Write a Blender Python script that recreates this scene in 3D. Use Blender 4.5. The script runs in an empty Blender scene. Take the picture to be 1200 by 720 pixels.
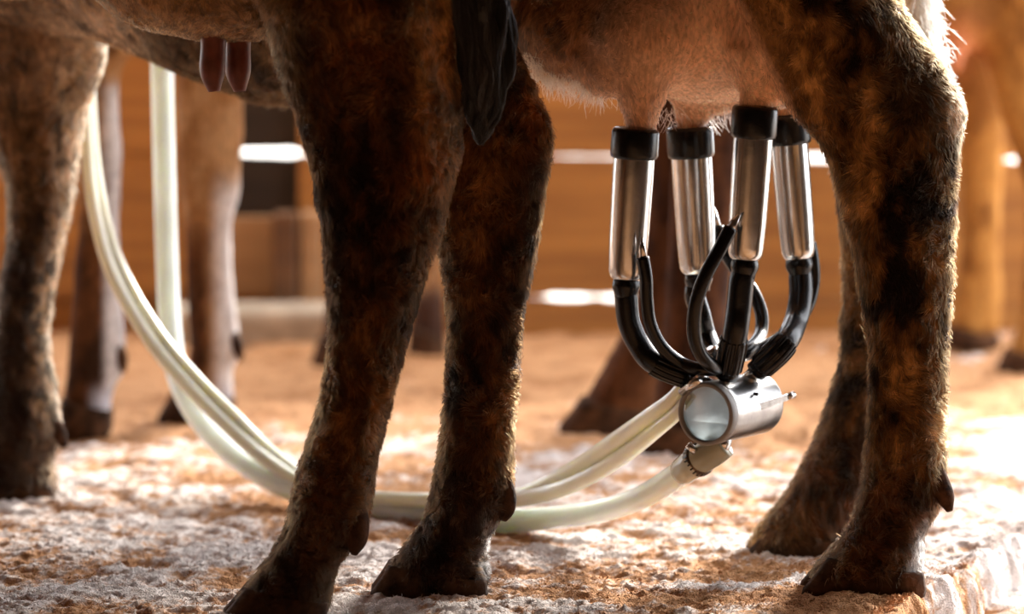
import bpy, bmesh, math, random
import numpy as np
from mathutils import Vector, Matrix
random.seed(7); RNG = np.random.default_rng(7)
SC = bpy.context.scene

# ------------------------------------------------------------------ camera
F = 200.0 / 36.0 * 1200.0
CAM = np.array([0.0, -6.67, 1.107])
PITCH = math.atan2(777.0, F)
FW = np.array([0, math.cos(PITCH), -math.sin(PITCH)]); UP = np.array([0, math.sin(PITCH), math.cos(PITCH)])
cd = bpy.data.cameras.new('camera'); cam = bpy.data.objects.new('camera', cd)
SC.collection.objects.link(cam); SC.camera = cam
cd.lens = 200; cd.sensor_width = 36; cd.clip_start = 0.05; cd.clip_end = 200
cam.location = CAM; cam.rotation_euler = (math.pi / 2 - PITCH, 0, 0)
cd.dof.use_dof = True; cd.dof.focus_distance = 6.62; cd.dof.aperture_fstop = 3.1

# ------------------------------------------------------------------ light
w = bpy.data.worlds.new('world'); SC.world = w; w.use_nodes = True
bg = w.node_tree.nodes['Background']; bg.inputs[0].default_value = (0.93, 0.95, 1.0, 1); bg.inputs[1].default_value = 4.8
sd = bpy.data.lights.new('sun', 'SUN'); sun = bpy.data.objects.new('sun', sd); SC.collection.objects.link(sun)
sd.energy = 10.0; sd.angle = math.radians(13); sd.color = (1.0, 0.93, 0.84)
SUN = Vector((0.50, 0.80, 0.40)).normalized()
sun.rotation_euler = SUN.to_track_quat('Z', 'Y').to_euler(); sun.location = (4, 4, 3)
SC.view_settings.view_transform = 'Standard'; SC.view_settings.look = 'None'
SC.view_settings.gamma = 1.0; SC.view_settings.use_curve_mapping = False
SC.view_settings.exposure = 0.40

# ------------------------------------------------------------------ helpers
def P(px, py, Y):
    d = FW + (px - 600) / F * np.array([1, 0, 0]) - (py - 360) / F * UP
    t = (Y - CAM[1]) / d[1]
    return CAM + t * d
def Gy(py):
    """depth at which an image row meets the ground"""
    d = FW - (py - 360) / F * UP
    return CAM[1] + CAM[2] / -d[2] * d[1]
def proj(p):
    q = p - CAM; z = q @ FW
    return 600 + F * q[:, 0] / z, 360 - F * (q @ UP) / z
def pxm(Y): return (Y - CAM[1]) / F

_perm = np.random.default_rng(3).random(1 << 16)
def vnoise(p):
    i = np.floor(p).astype(np.int64); f = p - i; f = f * f * (3 - 2 * f)
    def h(a, b, c): return _perm[((a * 73856093) ^ (b * 19349663) ^ (c * 83492791)) & 65535]
    x, y, z = i[:, 0], i[:, 1], i[:, 2]; fx, fy, fz = f[:, 0], f[:, 1], f[:, 2]
    r = 0
    for a in (0, 1):
        for b in (0, 1):
            for c in (0, 1):
                r = r + h(x + a, y + b, z + c) * (fx if a else 1 - fx) * (fy if b else 1 - fy) * (fz if c else 1 - fz)
    return r
def fbm(p, s, o=3, seed=0):
    p = p * s + seed * 17.3; r = 0; a = 1; t = 0
    for _ in range(o):
        r = r + a * vnoise(p); t += a; a *= .5; p = p * 2.03 + 5.1
    return r / t
def sstep(a, b, x):
    t = np.clip((x - a) / (b - a), 0, 1); return t * t * (3 - 2 * t)
def mixc(a, b, t): return a * (1 - t[:, None]) + np.asarray(b)[None, :] * t[:, None] if np.ndim(b) == 1 else a * (1 - t[:, None]) + b * t[:, None]

def link(o, parent=None):
    SC.collection.objects.link(o)
    if parent: o.parent = parent
    return o
def root_of(o):
    while o.parent: o = o.parent
    return o
def tag(o, label=None, cat=None, group=None, kind=None):
    if label: o['label'] = label
    if cat: o['category'] = cat
    if group: o['group'] = group
    if kind: o['kind'] = kind
    return o
def empty(name, loc, **k):
    o = link(bpy.data.objects.new(name, None)); o.location = loc; o.empty_display_size = .1
    return tag(o, **k)
def abs_loc(o):
    v = Vector((0, 0, 0))
    while o: v = v + o.location; o = o.parent
    return v
def mobj(name, verts, faces, mat, parent=None, smooth=True, origin=None, bevel=0):
    """mesh object from world-space vertices; local coordinates are relative to the parent's place"""
    me = bpy.data.meshes.new(name)
    off = np.array(abs_loc(parent)) if parent else np.zeros(3)
    v = np.asarray(verts, float) - off
    loc = np.zeros(3)
    if origin is not None: loc = np.asarray(origin) - off; v = v - loc
    me.from_pydata(v.tolist(), [], faces); me.update()
    if smooth: me.polygons.foreach_set('use_smooth', [True] * len(me.polygons))
    o = link(bpy.data.objects.new(name, me), parent); o.location = loc
    if mat: me.materials.append(mat)
    if bevel:
        b = o.modifiers.new('b', 'BEVEL'); b.width = bevel; b.segments = 3; b.limit_method = 'ANGLE'
        b.angle_limit = math.radians(40)
    return o
def loft(rings, cap=True):
    n = len(rings[0]); v = [tuple(p) for r in rings for p in r]; f = []
    for k in range(len(rings) - 1):
        for i in range(n):
            j = (i + 1) % n
            f.append((k * n + i, k * n + j, (k + 1) * n + j, (k + 1) * n + i))
    if cap:
        f.append(tuple(range(n - 1, -1, -1))); f.append(tuple((len(rings) - 1) * n + i for i in range(n)))
    return v, f
def join(parts):
    V = []; Fc = []
    for v, f in parts:
        b = len(V); V += list(v); Fc += [tuple(i + b for i in q) for q in f]
    return V, Fc
def catmull(pts, n):
    pts = np.asarray(pts, float); m = len(pts)
    P0 = np.vstack([2 * pts[0] - pts[1], pts, 2 * pts[-1] - pts[-2]])
    out = []
    for k in range(m - 1):
        a, b, c, d = P0[k], P0[k + 1], P0[k + 2], P0[k + 3]
        for t in np.linspace(0, 1, n, endpoint=False):
            out.append(.5 * ((2 * b) + (c - a) * t + (2 * a - 5 * b + 4 * c - d) * t * t + (3 * b - a - 3 * c + d) * t ** 3))
    out.append(pts[-1]); return np.array(out)
def tube(pts, rad, n=16, sub=8, cap=True, flat=1.0, radf=None):
    """swept tube through pts; rad a number or one per point"""
    pts = np.asarray(pts, float)
    r = np.full(len(pts), rad) if np.isscalar(rad) else np.asarray(rad, float)
    q = catmull(np.hstack([pts, r[:, None]]), sub) if sub > 1 else np.hstack([pts, r[:, None]])
    c = q[:, :3]; r = q[:, 3]
    T = np.gradient(c, axis=0); T /= np.linalg.norm(T, axis=1)[:, None] + 1e-12
    nrm = np.cross(T[0], [0, 1, 0.01]); nrm /= np.linalg.norm(nrm); rings = []
    for k in range(len(c)):
        nrm = nrm - T[k] * (nrm @ T[k]); nrm /= np.linalg.norm(nrm); b = np.cross(T[k], nrm)
        a = np.linspace(0, 2 * math.pi, n, endpoint=False)
        rr = r[k] * (radf(a, k) if radf else np.ones(n))
        rings.append(c[k] + (np.cos(a) * rr)[:, None] * nrm + (np.sin(a) * rr * flat)[:, None] * b)
    return loft(rings, cap)
def axis_frame(d):
    d = np.asarray(d, float); d = d / np.linalg.norm(d)
    a = np.cross(d, [0, 0, 1.0]) if abs(d[2]) < .95 else np.cross(d, [0, 1.0, 0])
    a /= np.linalg.norm(a); return d, a, np.cross(d, a)
def lathe(o, d, prof, n=32, closed=False):
    """profile [(distance along axis, radius)] turned about the axis d from point o"""
    d, a, b = axis_frame(d); t = np.linspace(0, 2 * math.pi, n, endpoint=False)
    rings = [np.asarray(o) + d * s + (np.cos(t) * r)[:, None] * a + (np.sin(t) * r)[:, None] * b for s, r in prof]
    v, f = loft(rings, not closed)
    if closed:
        m = (len(rings) - 1) * n
        f += [(m + i, m + (i + 1) % n, (i + 1) % n, i) for i in range(n)]
    return v, f
def box(a, b):
    (x0, y0, z0), (x1, y1, z1) = a, b
    v = [(x0, y0, z0), (x1, y0, z0), (x1, y1, z0), (x0, y1, z0), (x0, y0, z1), (x1, y0, z1), (x1, y1, z1), (x0, y1, z1)]
    return v, [(0, 3, 2, 1), (4, 5, 6, 7), (0, 1, 5, 4), (1, 2, 6, 5), (2, 3, 7, 6), (3, 0, 4, 7)]

# ------------------------------------------------------------------ materials
def mat(name):
    m = bpy.data.materials.new(name); m.use_nodes = True
    nt = m.node_tree; return m, nt, nt.nodes['Principled BSDF']
def node(nt, t, **k):
    n = nt.nodes.new(t)
    for a, b in k.items(): setattr(n, a, b)
    return n
def simple(name, col, rough=.5, metal=0, bump=0, bscale=200, coat=0, var=0, vscale=30):
    m, nt, b = mat(name)
    b.inputs['Base Color'].default_value = (*col, 1); b.inputs['Roughness'].default_value = rough
    b.inputs['Specular IOR Level'].default_value = .5 if rough < .8 else .15; b.inputs['Metallic'].default_value = metal; b.inputs['Coat Weight'].default_value = coat
    tc = node(nt, 'ShaderNodeTexCoord')
    if var:
        nz = node(nt, 'ShaderNodeTexNoise'); nz.inputs['Scale'].default_value = vscale; nz.inputs['Detail'].default_value = 5
        nt.links.new(tc.outputs['Object'], nz.inputs['Vector'])
        r = node(nt, 'ShaderNodeValToRGB')
        r.color_ramp.elements[0].color = (*[c * (1 - var) for c in col], 1); r.color_ramp.elements[1].color = (*[min(1, c * (1 + var)) for c in col], 1)
        r.color_ramp.elements[0].position = .3; r.color_ramp.elements[1].position = .7
        nt.links.new(nz.outputs[0], r.inputs[0]); nt.links.new(r.outputs[0], b.inputs['Base Color'])
    if bump:
        nz = node(nt, 'ShaderNodeTexNoise'); nz.inputs['Scale'].default_value = bscale; nz.inputs['Detail'].default_value = 4
        bp = node(nt, 'ShaderNodeBump'); bp.inputs['Strength'].default_value = bump; bp.inputs['Distance'].default_value = .002
        nt.links.new(tc.outputs['Object'], nz.inputs['Vector']); nt.links.new(nz.outputs[0], bp.inputs['Height'])
        nt.links.new(bp.outputs[0], b.inputs['Normal'])
    return m
def attr_mat(name, attr, rough, bump, bscale, fine=0.0, fscale=300, sss=0, spec=.4, stretch=None):
    m, nt, b = mat(name); b.inputs['Roughness'].default_value = rough; b.inputs['Specular IOR Level'].default_value = spec
    at = node(nt, 'ShaderNodeAttribute', attribute_name=attr); tc = node(nt, 'ShaderNodeTexCoord')
    mp = node(nt, 'ShaderNodeMapping'); nt.links.new(tc.outputs['Object'], mp.inputs[0])
    if stretch: mp.inputs['Scale'].default_value = stretch
    nz = node(nt, 'ShaderNodeTexNoise'); nz.inputs['Scale'].default_value = fscale; nz.inputs['Detail'].default_value = 5
    nt.links.new(mp.outputs[0], nz.inputs['Vector'])
    mr = node(nt, 'ShaderNodeMapRange'); mr.inputs[1].default_value = .3; mr.inputs[2].default_value = .7
    mr.inputs[3].default_value = 1 - fine; mr.inputs[4].default_value = 1 + fine
    nt.links.new(nz.outputs[0], mr.inputs[0])
    mx = node(nt, 'ShaderNodeVectorMath', operation='SCALE'); nt.links.new(at.outputs['Color'], mx.inputs[0]); nt.links.new(mr.outputs[0], mx.inputs['Scale'])
    nt.links.new(mx.outputs[0], b.inputs['Base Color'])
    n2 = node(nt, 'ShaderNodeTexNoise'); n2.inputs['Scale'].default_value = bscale; n2.inputs['Detail'].default_value = 6
    nt.links.new(mp.outputs[0], n2.inputs['Vector'])
    bp = node(nt, 'ShaderNodeBump'); bp.inputs['Strength'].default_value = bump; bp.inputs['Distance'].default_value = .004
    nt.links.new(n2.outputs[0], bp.inputs['Height']); nt.links.new(bp.outputs[0], b.inputs['Normal'])
    if sss:
        b.inputs['Subsurface Weight'].default_value = sss; b.inputs['Subsurface Radius'].default_value = (1, .35, .15); b.inputs['Subsurface Scale'].default_value = .012
    return m
M = {}
M['hide'] = attr_mat('hide', 'coat', .8, .5, 160, .3, 240, 0, .08, (1, 1, .35))
M['floor'] = attr_mat('sawdust_floor', 'coat', .9, .9, 420, .35, 600, spec=.15)
M['floor_fluff'] = attr_mat('fibre', 'coat', .9, 0, 50, 0, 50, spec=.1)
M['steel'] = simple('brushed_steel', (.62, .61, .60), .22, 1, .12, 60, var=.12, vscale=25)
M['bowl'] = simple('bowl_steel', (.33, .325, .32), .28, 1, .2, 90, var=.15, vscale=40)
M['rubber'] = simple('black_rubber', (.004, .004, .005), .27, 0, .12, 300)
M['rubber'].node_tree.nodes['Principled BSDF'].inputs['Specular IOR Level'].default_value = .35
M['rim'] = simple('grey_gasket', (.24, .225, .21), .45)
M['hose'] = simple('milky_hose', (.74, .81, .80), .22, 0, .05, 60, .4, .07, 18)
b_ = M['hose'].node_tree.nodes['Principled BSDF']; b_.inputs['Subsurface Weight'].default_value = .6
b_.inputs['Subsurface Radius'].default_value = (1, 1, .8); b_.inputs['Subsurface Scale'].default_value = .02
M['twin'] = simple('cream_tube', (.76, .77, .66), .25, 0, .05, 60, .4, .08, 12)
b_ = M['twin'].node_tree.nodes['Principled BSDF']; b_.inputs['Subsurface Weight'].default_value = .5
b_.inputs['Subsurface Radius'].default_value = (1, .95, .7); b_.inputs['Subsurface Scale'].default_value = .015
M['sleeve'] = simple('translucent_sleeve', (.42, .43, .33), .18, 0, 0, 1, .5)
M['milk'] = simple('milk', (.88, .88, .84), .3)
def milky(name, col, tf):
    m, nt, b = mat(name); out = nt.nodes['Material Output']; nt.nodes.remove(b)
    d = node(nt, 'ShaderNodeBsdfDiffuse'); t = node(nt, 'ShaderNodeBsdfTranslucent'); mx = node(nt, 'ShaderNodeMixShader'); mx.inputs[0].default_value = tf
    tc = node(nt, 'ShaderNodeTexCoord'); nz = node(nt, 'ShaderNodeTexNoise'); nz.inputs['Scale'].default_value = 45; nz.inputs['Detail'].default_value = 3
    nt.links.new(tc.outputs['Object'], nz.inputs['Vector']); r = node(nt, 'ShaderNodeValToRGB')
    r.color_ramp.elements[0].color = (*[c * .8 for c in col], 1); r.color_ramp.elements[1].color = (*col, 1); r.color_ramp.elements[0].position = .3; r.color_ramp.elements[1].position = .7
    nt.links.new(nz.outputs[0], r.inputs[0])
    for q in (d, t): nt.links.new(r.outputs[0], q.inputs['Color'])
    nt.links.new(d.outputs[0], mx.inputs[1]); nt.links.new(t.outputs[0], mx.inputs[2]); nt.links.new(mx.outputs[0], out.inputs[0]); return m
M['film'] = milky('milk_film', (.84, .91, .94), .64); M['clamp'] = simple('clamp_steel', (.16, .12, .09), .35, 1); M['milk'] = milky('milk', (.94, .95, .95), .5); M['lining'] = milky('bounce_lining', (.93, .94, .94), .02)
M['hoof'] = simple('hoof_horn', (.060, .027, .012), .85, 0, 1.0, 140, 0, .8, 45)
M['dew'] = simple('dewclaw_horn', (.055, .024, .011), .85, 0, 1.0, 150, 0, .8, 70)
M['teat'] = simple('teat_skin', (.15, .032, .018), .5, 0, .3, 90, 0, .3, 60)
def glass_mat():
    m, nt, b = mat('sight_glass'); out = nt.nodes['Material Output']
    tr = node(nt, 'ShaderNodeBsdfTransparent'); gl = node(nt, 'ShaderNodeBsdfGlossy'); gl.inputs['Roughness'].default_value = .04
    fr = node(nt, 'ShaderNodeFresnel'); fr.inputs[0].default_value = 1.8; mx = node(nt, 'ShaderNodeMixShader')
    nt.links.new(fr.outputs[0], mx.inputs[0]); nt.links.new(tr.outputs[0], mx.inputs[1]); nt.links.new(gl.outputs[0], mx.inputs[2])
    nt.links.new(mx.outputs[0], out.inputs[0]); nt.nodes.remove(b); return m
M['glass'] = glass_mat()
def wood(name, c0, c1, scale=5):
    m, nt, b = mat(name); tc = node(nt, 'ShaderNodeTexCoord'); mp = node(nt, 'ShaderNodeMapping'); mp.inputs['Scale'].default_value = (.5, 1, 6)
    nt.links.new(tc.outputs['Object'], mp.inputs[0]); nz = node(nt, 'ShaderNodeTexNoise'); nz.inputs['Scale'].default_value = scale; nz.inputs['Detail'].default_value = 8
    nt.links.new(mp.outputs[0], nz.inputs['Vector']); r = node(nt, 'ShaderNodeValToRGB')
    r.color_ramp.elements[0].position = .3; r.color_ramp.elements[1].position = .72
    r.color_ramp.elements[0].color = (*c0, 1); r.color_ramp.elements[1].color = (*c1, 1)
    nt.links.new(nz.outputs[0], r.inputs[0]); nt.links.new(r.outputs[0], b.inputs['Base Color']); b.inputs['Roughness'].default_value = .75
    bp = node(nt, 'ShaderNodeBump'); bp.inputs['Strength'].default_value = .5; bp.inputs['Distance'].default_value = .004
    nt.links.new(nz.outputs[0], bp.inputs['Height']); nt.links.new(bp.outputs[0], b.inputs['Normal']); return m
M['wood'] = wood('orange_boards', (.21, .085, .018), (.44, .20, .042))
M['wood_shaded'] = wood('shaded_boards', (.012, .008, .006), (.035, .022, .014))  # planks lying in shadow, the shade put into their colour
M['wood_pale'] = wood('pale_board', (.30, .17, .08), (.46, .27, .13))
M['post'] = wood('brown_post', (.07, .03, .012), (.17, .08, .03))
M['concrete'] = simple('pale_kerb', (.42, .34, .25), .9, 0, .5, 60, 0, .3, 20)
M['barn'] = wood('barn_boards', (.06, .035, .02), (.13, .075, .04), 3)
M['yard'] = simple('yard_gravel', (.62, .58, .52), .95, 0, .5, 20, 0, .2, 3)
def hair_mat(name, rough=.35):
    m, nt, b = mat(name); out = nt.nodes['Material Output']
    h = node(nt, 'ShaderNodeBsdfHairPrincipled'); h.parametrization = 'COLOR'
    h.inputs['Roughness'].default_value = rough; h.inputs['Radial Roughness'].default_value = .6
    at = node(nt, 'ShaderNodeAttribute', attribute_name='coat'); nt.links.new(at.outputs['Color'], h.inputs['Color'])
    d = node(nt, 'ShaderNodeBsdfDiffuse'); nt.links.new(at.outputs['Color'], d.inputs['Color'])
    mx = node(nt, 'ShaderNodeMixShader'); mx.inputs[0].default_value = .45
    nt.links.new(d.outputs[0], mx.inputs[1]); nt.links.new(h.outputs[0], mx.inputs[2])
    nt.links.new(mx.outputs[0], out.inputs[0]); nt.nodes.remove(b); return m
M['hair'] = hair_mat('coat_hair')

# ------------------------------------------------------------------ setting
E0 = np.array([0.482, -0.06]); E1 = np.array([0.615, 0.31])
def edge_x(y): return E0[0] + (y - E0[1]) * (E1[0] - E0[0]) / (E1[1] - E0[1])
def floor_h(p):
    """relief of the trodden sawdust on the stall platform"""
    q = p.copy(); q[:, 2] = 0
    lump = fbm(q, 9, 2, 1) - .5
    foot = fbm(q, 22, 2, 5); crumb = fbm(q, 75, 2, 2); fine = fbm(q, 210, 1, 3)
    tread = sstep(.55, .75, foot)
    return lump * .014 + (foot - .5) * .026 - tread * .004 + (crumb - .5) * .012 + (fine - .5) * .006
def floor_col(p):
    q = p.copy(); q[:, 2] = 0
    x, y = p[:, 0], p[:, 1]
    orange = np.array([.52, .27, .125]); white = np.array([.78, .71, .675]); brown = np.array([.33, .145, .055])
    n1 = fbm(q, 8, 3, 11); n2 = fbm(q, 22, 2, 5) * .6 + fbm(q, 60, 3, 12) * .4; n3 = fbm(q, 75, 2, 2) * .6 + fbm(q, 140, 2, 13) * .4; big = fbm(q, 2.6, 2, 15)
    n4 = fbm(q, 330, 1, 16)
    wmask = n1 * .7 + n2 * .9 + n3 * .5 + n4 * .25
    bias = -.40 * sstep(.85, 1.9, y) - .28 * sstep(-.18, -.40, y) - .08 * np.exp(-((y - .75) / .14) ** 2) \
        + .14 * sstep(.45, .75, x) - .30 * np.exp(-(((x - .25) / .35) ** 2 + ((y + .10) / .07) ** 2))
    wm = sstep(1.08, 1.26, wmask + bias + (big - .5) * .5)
    c = np.tile(orange, (len(p), 1)); c = mixc(c, brown, sstep(.52, .68, fbm(q, 17, 3, 14)) * .75)
    c = mixc(c, white, wm * .95)
    sp = sstep(.80, .86, fbm(q, 140, 1, 19)); c = mixc(c, np.array([.12, .07, .04]), sp * .5)
    return np.clip(c, 0, 1)
def set_cols(me, cols, name='coat', dom='POINT'):
    a = me.attributes.new(name, 'FLOAT_COLOR', dom)
    a.data.foreach_set('color', np.hstack([cols, np.ones((len(cols), 1))]).astype(np.float32).ravel())

def build_floor():
    ys = np.concatenate([np.arange(-.75, -.35, .006), np.arange(-.35, .5, .0036), np.arange(.5, .9, .006), np.arange(.9, 2.62, .012)])
    drop = .062; nx = 460; rows = []
    tx = np.linspace(0, 1, nx)
    for y in ys:
        ex = edge_x(y) + .005 * math.sin(y * 23) + .005 * math.sin(y * 61 + 1)
        top = -1.45 + (ex + 1.45) * tx
        face = np.linspace(0, 1, 10)[1:]
        fx = ex + .018 * np.sin(face * 1.57); fz = -drop * face ** 1.3
        gx = ex + .018 + np.linspace(0, 1, 50)[1:] ** 1.6 * 1.6
        X = np.concatenate([top, fx, gx]); Z = np.concatenate([np.zeros(nx), fz, np.full(49, -drop)])
        rows.append(np.stack([X, np.full(len(X), y), Z], 1))
    G = np.array(rows); H, W, _ = G.shape; v = G.reshape(-1, 3)
    h = floor_h(v + np.array([0, 0, 0])) ; n = fbm(v * [1, 1, .5], 130, 3, 8) - .5
    onface = (v[:, 2] < -.001) & (v[:, 2] > -drop + .001)
    v[:, 2] += np.where(onface, h * .5, h); v[:, 0] += np.where(onface, n * .014, 0)
    idx = np.arange(H * W).reshape(H, W)
    f = np.stack([idx[:-1, :-1], idx[:-1, 1:], idx[1:, 1:], idx[1:, :-1]], -1).reshape(-1, 4)
    me = bpy.data.meshes.new('floor'); me.from_pydata(v.tolist(), [], f.tolist()); me.update()
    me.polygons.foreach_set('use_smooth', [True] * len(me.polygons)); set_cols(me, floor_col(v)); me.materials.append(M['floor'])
    o = link(bpy.data.objects.new('floor', me)); tag(o, kind='structure')
    # the coarse continuation around the detailed stretch
    def slab(name, x0, x1, y0, y1, z):
        nx_, ny_ = int((x1 - x0) / .045), int((y1 - y0) / .045); X, Y_ = np.meshgrid(np.linspace(x0, x1, nx_), np.linspace(y0, y1, ny_)); vv = np.stack([X.ravel(), Y_.ravel(), 0 * X.ravel()], 1)
        vv[:, 2] = z + (fbm(vv, 9, 2, 1) - .5) * .012; ii = np.arange(nx_ * ny_).reshape(ny_, nx_)
        ff = np.stack([ii[:-1, :-1], ii[:-1, 1:], ii[1:, 1:], ii[1:, :-1]], -1).reshape(-1, 4)
        q = mobj(name, vv, ff.tolist(), M['floor']); tag(q, kind='structure'); set_cols(q.data, floor_col(vv))
    slab('floor_left', -4.5, -1.42, -8.5, 2.62, -.004); slab('floor_front', -1.45, 2.6, -8.5, -.73, -.012)
    return o
FLOOR = build_floor()
def build_crumbs():
    """loose crumbs and shavings lying on the platform"""
    n = 9000; y = RNG.uniform(-.4, .9, n) ; x = RNG.uniform(-.75, 1, n); x = np.minimum(x, edge_x(y) - .01)
    p = np.stack([x, y, np.zeros(n)], 1); z = floor_h(p); keep = fbm(p, 14, 2, 21) > .45
    p = p[keep]; z = z[keep]; col = floor_col(p); V = []; Fc = []; C = []
    for k in range(len(p)):
        s = RNG.uniform(.0008, .0024) * (1.6 if RNG.random() < .03 else 1); b = len(V)
        R = RNG.normal(size=(3, 3)); R, _ = np.linalg.qr(R)
        base = np.array([[1, 0, 0], [-1, 0, 0], [0, 1, 0], [0, -1, 0], [0, 0, .6], [0, 0, -.6]]) * s * RNG.uniform(.6, 1.3, (6, 1))
        q = base @ R + [p[k, 0], p[k, 1], z[k] + s * .4]
        V += q.tolist(); C += [col[k] * RNG.uniform(.9, 1.2)] * 6
        Fc += [tuple(b + i for i in t) for t in ((0, 2, 4), (2, 1, 4), (1, 3, 4), (3, 0, 4), (2, 0, 5), (1, 2, 5), (3, 1, 5), (0, 3, 5))]
    o = mobj('sawdust', V, Fc, M['floor'], None, True); set_cols(o.data, np.clip(np.array(C), 0, 1))
    tag(o, 'loose crumbs of sawdust and lime scattered over the stall floor', 'sawdust', kind='stuff')
build_crumbs()
def build_shavings():
    n = 52000; y = RNG.uniform(-.45, .95, n); x = np.minimum(RNG.uniform(-.8, 1.1, n), edge_x(y) + RNG.uniform(-.02, .012, n))
    p = np.stack([x, y, 0 * x], 1); p[:, 2] = floor_h(p) - .0005 - .03 * (x > edge_x(y)) ; keep = fbm(p * [1, 1, 0], 30, 2, 23) > .40; p = p[keep]; n = len(p)
    d = RNG.normal(size=(n, 3)) * [1, 1, .55]; d[:, 2] = np.abs(d[:, 2]) + .1; d /= np.linalg.norm(d, axis=1)[:, None]; L = RNG.uniform(.002, .0062, (n, 1))
    b = np.cross(d, RNG.normal(size=(n, 3))) * .5; pts = np.stack([p, p + d * L * .5 + b * L * .2, p + d * L], 1)
    col = floor_col(p * [1, 1, 0]); col = np.clip(col * RNG.uniform(.8, 1.3, (n, 1)) + .02, 0, .9)
    cu = bpy.data.hair_curves.new('wood_shavings'); cu.add_curves([3] * n); cu.attributes['position'].data.foreach_set('vector', pts.astype(np.float32).ravel())
    ra = cu.attributes.get('radius') or cu.attributes.new('radius', 'FLOAT', 'POINT'); ra.data.foreach_set('value', np.tile([.0004, .0004, .0002], n).astype(np.float32))
    set_cols(cu, col, dom='CURVE'); cu.materials.append(M['floor_fluff']); o = link(bpy.data.objects.new('wood_shavings', cu))
    tag(o, 'fine pale wood fibres covering the stall floor in front', 'shavings', kind='stuff')
build_shavings()

WY = 2.46
def build_wall():
    root = empty('wall_back', (0, WY, 0)); tag(root, kind='structure')
    rnd = np.random.default_rng(5)
    def row_z(py): return P(600, py, WY)[2]
    def xw(px): return P(px, 300, WY)[0]
    tilt = lambda x: -.0075 * (x + .5)
    def plank(x0, x1, zf0, zf1, m, dy=0, th=.028):
        """one board; its long edges follow zf0 and zf1, numbers or functions of x"""
        n = max(6, int((x1 - x0) / .02)); xs = np.linspace(x0, x1, n); T = []
        f0 = zf0 if callable(zf0) else (lambda x: np.full(len(x), zf0)); f1 = zf1 if callable(zf1) else (lambda x: np.full(len(x), zf1))
        a = f0(xs) + tilt(xs); b = f1(xs) + tilt(xs)
        for k in range(n):
            T.append([(xs[k], WY + dy, a[k]), (xs[k], WY + dy + th, a[k]), (xs[k], WY + dy + th, b[k]), (xs[k], WY + dy, b[k])])
        v, f = loft(T); return mobj('plank', v, f, m, root, False, origin=(x0, WY + dy, float(a[0])), bevel=.003)
    zs1, zs2 = row_z(181), row_z(346)
    XL, XR = xw(-700), 1.0
    xa, xb = xw(262), xw(352)
    def gapf(kx, g):
        X = [xw(q) for q in kx]; return lambda x: np.interp(x, X, g) * (.85 + .3 * vnoise(np.stack([x * 60, x * 0, x * 0], 1)))
    g1 = gapf([200, 262, 300, 348, 356, 600, 648, 655, 700, 760, 900, 940, 955, 990, 1060, 1150, 1180, 1188, 1194, 1200], [.001, .010, .012, .014, .002, .002, .002, .004, .003, .005, .004, .010, .012, .008, .001, .001, .001, .012, .012, .001])
    g2 = gapf([560, 612, 620, 634, 644, 650, 690, 697, 703, 712, 735, 770, 800], [.0, .002, .003, .002, .008, .011, .010, .003, .003, .010, .009, .0, .0])
    lo1 = lambda x: zs1 - g1(x) / 2; hi1 = lambda x: zs1 + g1(x) / 2; lo2 = lambda x: zs2 - g2(x) / 2; hi2 = lambda x: zs2 + g2(x) / 2
    W = M['wood']; o1 = lambda f, d: (lambda x: f(x) + d)
    plank(xw(352), xw(1062), 0, lo2, W); plank(xw(1060), XR, 0, lo2, W, .006, .03); plank(XL, xw(356), 0, zs2 + .004, W, .03)
    plank(xw(350), xw(932), hi2, lo1, W); plank(xw(930), XR, hi2, lo1, W, .006, .03)
    plank(xa - .01, xb + .002, zs2 - .004, row_z(254), M['wood_pale'], -.002); plank(xa, xb + .01, row_z(258), lo1, M['wood_shaded'], .03); plank(XL, xa + .004, zs2 - .004, o1(lo1, .0), W, .004)
    plank(xb - .002, xw(782), hi1, zs1 + .22, W); plank(xw(780), XR, hi1, zs1 + .22, W, .006, .03)
    plank(xa, xb + .01, hi1, zs1 + .224, M['wood_shaded'], .03); plank(XL, xa + .004, hi1, zs1 + .22, W, .002)
    z = zs1 + .215; k = 0
    while z < .5:
        c = rnd.uniform(-.4, .9); plank(XL, c + .004, z, z + .206, W, .008 * (k % 2)); plank(c, XR, z, z + .206, W, .004 + .008 * (k % 2)); z += .203; k += 1
    # uprights and kerb
    for (p0, p1, top, m, dy, nm) in ((322, 350, 2.0, 'post', -.06, 'post'), (353, 378, 2.0, 'wood_pale', -.05, 'post'), (1300, 1335, .74, 'post', -.05, 'post')):
        v, f = box((xw(p0), WY + dy, .0), (xw(p1), WY - .002, row_z(246) if p0 < 400 else top))
        mobj(nm, v, f, M[m], root, False, bevel=.006)
    v, f = box((xw(200), WY - .16, -.02), (xw(440), WY - .062, row_z(347)))
    mobj('kerb', v, f, M['concrete'], root, False, bevel=.02)
build_wall()
def shell():
    def st(name, a, b, m):
        v, f = box(a, b); o = mobj(name, v, f, m, None, False); tag(o, kind='structure')
    st('ceiling', (-4.6, -8.6, 2.5), (1.9, 1.9, 2.58), M['barn'])
    st('wall_left', (-4.6, -8.6, -.2), (-4.5, 2.7, 2.5), M['barn'])
    st('wall_front', (-4.5, -8.6, -.2), (2.4, -8.5, 2.5), M['barn'])
    st('yard_ground', (-14, -14, -.5), (18, 18, -.21), M['yard'])
    st('shade_wall_right', (1.75, -8.5, -.2), (1.9, .1, 2.5), M['barn'])  # unseen wall added to keep daylight off the camera side
shell()

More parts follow.
